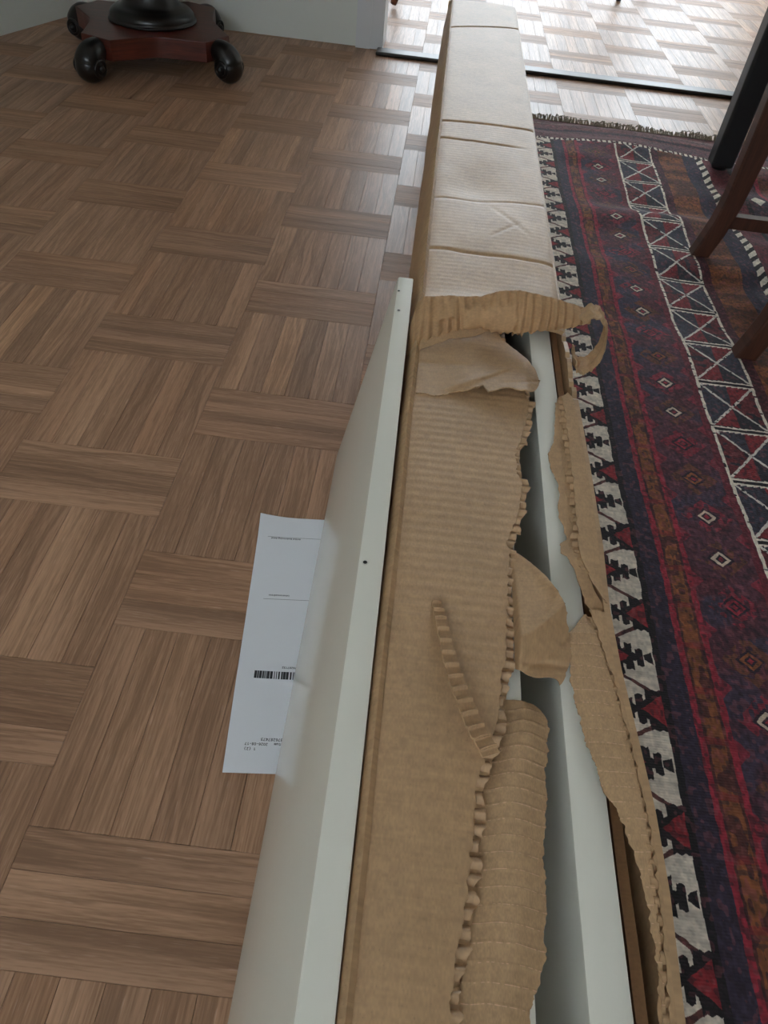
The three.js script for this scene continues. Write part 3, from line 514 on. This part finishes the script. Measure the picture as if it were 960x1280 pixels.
// ---------------------------------------------------------------- printed sheet of paper under the profile
{
  const W = 1050, H = 1485, k = 5, cv = document.createElement('canvas'); cv.width = W; cv.height = H;
  const c = cv.getContext('2d'); c.fillStyle = '#e4e5ea'; c.fillRect(0, 0, W, H); c.fillStyle = '#26262a';
  const X = (mm) => W - mm * k, text = (s, mmRight, mmTop, size, font = 'monospace', align = 'right') => { c.font = `bold ${size * 1.12 * k}px ${font}`; c.textAlign = align; c.textBaseline = 'alphabetic'; c.fillText(s, X(mmRight), mmTop * k); };
  text('1 (2)', 15.5, 22.8, 3.0); text('2026-08-17', 15.5, 27.4, 3.0); text('datum', 41.0, 27.8, 3.0); text('876287473', 29.0, 32.0, 3.2);
  text('876287152', 41, 104.5, 2.6);
  const R = rng(3); let mm = 16; while (mm < 92) { const w = [0.8, 1.5, 2.4][Math.floor(R() * 3)]; c.fillRect(X(mm + w), 91 * k, w * k, 8 * k); mm += w + [0.35, 0.5, 1.2][Math.floor(R() * 3)]; }
  c.fillStyle = '#6a6a70'; c.fillRect(X(190), 183 * k, 175 * k, 2); c.fillRect(X(190), 267.2 * k, 179 * k, 2);
  c.fillStyle = '#3a3a40'; text('Leveransadress', 41, 189, 2.5, 'sans-serif', 'left'); text('Artikel Beskrivning Antal', 14.8, 266.6, 2.4, 'sans-serif');
  const map = new THREE.CanvasTexture(cv); map.colorSpace = THREE.SRGBColorSpace; map.magFilter = THREE.LinearFilter;
  const ex = [0.995, -0.096], ez = [-0.0963, -0.9953];            // from the near left corner: across, and away
  const g = slab(30, 44, (u, v) => {
    const s = u * 0.21, r = (1 - v) * 0.297, curl = Math.pow(clamp(1 - Math.hypot(s, 0.297 - r) / 0.045), 2) * 0.006, swell = 0.0014 * Math.sin(r * 21) * smooth(0.05, 0, s);
    return [-0.1087 + ex[0] * s + ez[0] * r, 0.0007 + curl + Math.max(0, swell), -0.2555 + ex[1] * s + ez[1] * r];
  }, 0.0002, (u, v) => [1 - u, v]);
  tag(obj('printed_paper', g, std({ map, roughness: 0.75 })), 'white printed delivery sheet with a barcode, lying upside down partly under the white profile', 'paper');
}

// ---------------------------------------------------------------- pedestal table by the back wall
{
  const t = thing('pedestal_table', 'dark pedestal table with a mahogany platform on four black scroll feet, by the back wall', 'table', [-0.723, 0, -2.082], 0);
  const dirs = [[-0.8187, -1.8605], [-0.5141, -1.9694], [-0.6456, -2.3291], [-0.959, -2.1687]].map(([x, z]) => Math.atan2(z + 2.082, x + 0.734));
  // platform: square with hollow sides and clipped corners
  const s = new THREE.Shape(), RC = 0.208, w = 0.042;
  dirs.forEach((a, i) => {
    const n = [Math.cos(a), Math.sin(a)], tng = [-n[1], n[0]], p = [n[0] * RC, n[1] * RC];
    const c0 = [p[0] + tng[0] * w, p[1] + tng[1] * w], c1 = [p[0] - tng[0] * w, p[1] - tng[1] * w], prev = dirs[(i + 3) % 4], mid = (Math.atan2(Math.sin(a) + Math.sin(prev), Math.cos(a) + Math.cos(prev)));
    if (!i) s.moveTo(c0[0], c0[1]); else { s.lineTo(c0[0], c0[1]); }
    s.lineTo(c1[0], c1[1]);
    const q = dirs[(i + 1) % 4], mm = Math.atan2(Math.sin(a) + Math.sin(q), Math.cos(a) + Math.cos(q)), n2 = [Math.cos(q), Math.sin(q)], e = [n2[0] * RC - n2[1] * w, n2[1] * RC + n2[0] * w], dip = 0.150;
    const m0 = [Math.cos(mm) * dip, Math.sin(mm) * dip];
    s.splineThru([new THREE.Vector2(lerp(c1[0], m0[0], 0.45) * 0.985, lerp(c1[1], m0[1], 0.45) * 0.985), new THREE.Vector2(...m0), new THREE.Vector2(lerp(e[0], m0[0], 0.45) * 0.985, lerp(e[1], m0[1], 0.45) * 0.985), new THREE.Vector2(...e)]);
  });
  const plat = prism(s, 0.040, 0.002); plat.rotateX(Math.PI / 2); plat.translate(0, 0.088, 0);
  obj('platform', plat, M.mahogany, t);
  for (const a of dirs) {
    const P = (r, y, o = 0) => [Math.cos(a) * r - Math.sin(a) * o, y, Math.sin(a) * r + Math.cos(a) * o];
    const arm = taper([P(0.14, 0.046), P(0.175, 0.056), P(0.208, 0.064), P(0.236, 0.056), P(0.246, 0.040), P(0.238, 0.026)], [0.014, 0.020, 0.026, 0.030, 0.031, 0.022], 18, 1.0);
    const ball = new THREE.SphereGeometry(0.036, 28, 20); ball.scale(1, 0.98, 0.92); ball.translate(0.238, 0.0362, 0); ball.rotateY(-a);
    const f = obj('scroll_foot', [arm, ball], M.ebony, t), bits = [];
    for (const sd of [-1, 1]) { const tor = new THREE.TorusGeometry(0.016, 0.004, 8, 24); tor.translate(0.240, 0.036, sd * 0.030); const bt = new THREE.SphereGeometry(0.008, 14, 10); bt.translate(0.240, 0.036, sd * 0.033); for (const q of [tor, bt]) { q.rotateY(-a); bits.push(q); } }
    obj('volute', bits, M.ebony, f);
  }
  const prof = [[0.0, 0.0902], [0.098, 0.0902], [0.102, 0.098], [0.100, 0.108], [0.090, 0.117], [0.074, 0.123], [0.066, 0.132], [0.060, 0.145], [0.056, 0.162], [0.052, 0.19], [0.048, 0.24], [0.058, 0.30], [0.064, 0.36], [0.052, 0.44], [0.044, 0.52], [0.05, 0.60], [0.07, 0.66], [0.0, 0.68]];
  obj('turned_column', new THREE.LatheGeometry(new THREE.SplineCurve(prof.map((p) => new THREE.Vector2(...p))).getPoints(90).map((p) => new THREE.Vector2(Math.max(0, p.x), p.y)), 48), M.ebony, t);
  const top = new THREE.CylinderGeometry(0.33, 0.32, 0.026, 64); top.translate(0, 0.693, 0);
  obj('table_top', top, M.mahogany, t);
}

// ---------------------------------------------------------------- chair and black table on the rug
function barXY(pts, z, t, bevel = 0.003) { const g = prism(poly(pts), t - 2 * bevel, bevel); g.translate(0, 0, z - t / 2 + bevel); return g; }
{
  const t = thing('dining_chair', 'brown wooden chair with flared feet standing on the rug beside the black table leg', 'chair', [0.55, 0.0082, -1.17]);
  const leg = [[-0.044, 0.001], [-0.036, 0.030], [-0.028, 0.066], [-0.024, 0.11], [-0.025, 0.20], [-0.028, 0.30], [-0.03, 0.45], [-0.06, 0.9], [-0.035, 0.9], [-0.002, 0.50], [0.014, 0.40], [0.014, 0.28], [0.013, 0.20], [0.008, 0.10], [0.000, 0.045], [-0.012, 0.0]];
  const front = [[0.365, 0.0], [0.36, 0.2], [0.36, 0.42], [0.395, 0.42], [0.395, 0.2], [0.392, 0.0]];
  for (const z of [-0.166, 0.166]) { obj('leg', barXY(leg, z, 0.030), M.chair, t); obj('leg', barXY(front, z, 0.032), M.chair, t); }
  for (const z of [-0.166, 0.166]) obj('stretcher', box(-0.004, 0.366, 0.056, 0.078, z - 0.009, z + 0.009), M.chair, t);
  obj('seat', (() => { const g = new RoundedBoxGeometry(0.43, 0.045, 0.40, 4, 0.015); g.translate(0.2, 0.443, 0); return g; })(), M.chair, t);
  obj('backrest', [box(-0.058, -0.042, 0.78, 0.88, -0.15, 0.15), box(-0.048, -0.034, 0.60, 0.65, -0.15, 0.15)], M.chair, t);
}
{
  const t = thing('black_table', 'black table seen only by one square leg with a rounded foot on the rug', 'table', [0.664, 0, -1.79]);
  const leg = (x, z) => { const g = new RoundedBoxGeometry(0.050, 0.70, 0.046, 4, 0.007); g.translate(x, 0.365, z); const c = new THREE.CylinderGeometry(0.020, 0.016, 0.008, 24); c.translate(x, 0.0125, z); return [g, c]; };
  for (const [x, z] of [[0, 0], [1.25, 0], [0, 0.9], [1.25, 0.9]].filter(([x, z]) => !(x === 0 && z > 0))) obj('leg', leg(x, z), M.blackPaint, t);
  obj('table_top', (() => { const g = new RoundedBoxGeometry(1.40, 0.03, 1.05, 3, 0.008); g.translate(0.63, 0.735, 0.45); return g; })(), M.blackPaint, t);
}
// ---------------------------------------------------------------- furniture legs in the far room
{
  const t = thing('wooden_stool', 'light brown stool with a curved leg just inside the doorway, beside the white door trim', 'stool', [-0.300, 0, -3.03]);
  for (const a of [Math.PI * 0.22, Math.PI * 0.72, Math.PI * 1.22, Math.PI * 1.72]) obj('leg', taper([0.155, 0.172, 0.168, 0.15, 0.13].map((r, i) => [Math.cos(a) * r, [0.012, 0.06, 0.14, 0.28, 0.43][i], Math.sin(a) * r]), [0.011, 0.014, 0.016, 0.017, 0.018], 14), M.stool, t);
  const g = new THREE.CylinderGeometry(0.18, 0.17, 0.03, 48); g.translate(0, 0.445, 0); obj('seat', g, M.stool, t);
}
{
  const t = thing('dark_stool', 'dark stool whose leg tip shows on the bright floor of the far room', 'stool', [0.66, 0, -3.66]);
  for (const a of [Math.PI * 0.5, Math.PI * 1.17, Math.PI * 1.83]) obj('leg', taper([[Math.cos(a) * 0.19, 0.001, Math.sin(a) * 0.19], [Math.cos(a) * 0.15, 0.22, Math.sin(a) * 0.15], [Math.cos(a) * 0.11, 0.44, Math.sin(a) * 0.11]], [0.010, 0.013, 0.015], 12), M.ebony, t);
  const g = new THREE.CylinderGeometry(0.17, 0.16, 0.03, 40); g.translate(0, 0.455, 0); obj('seat', g, M.ebony, t);
}

renderer.render(scene, camera);
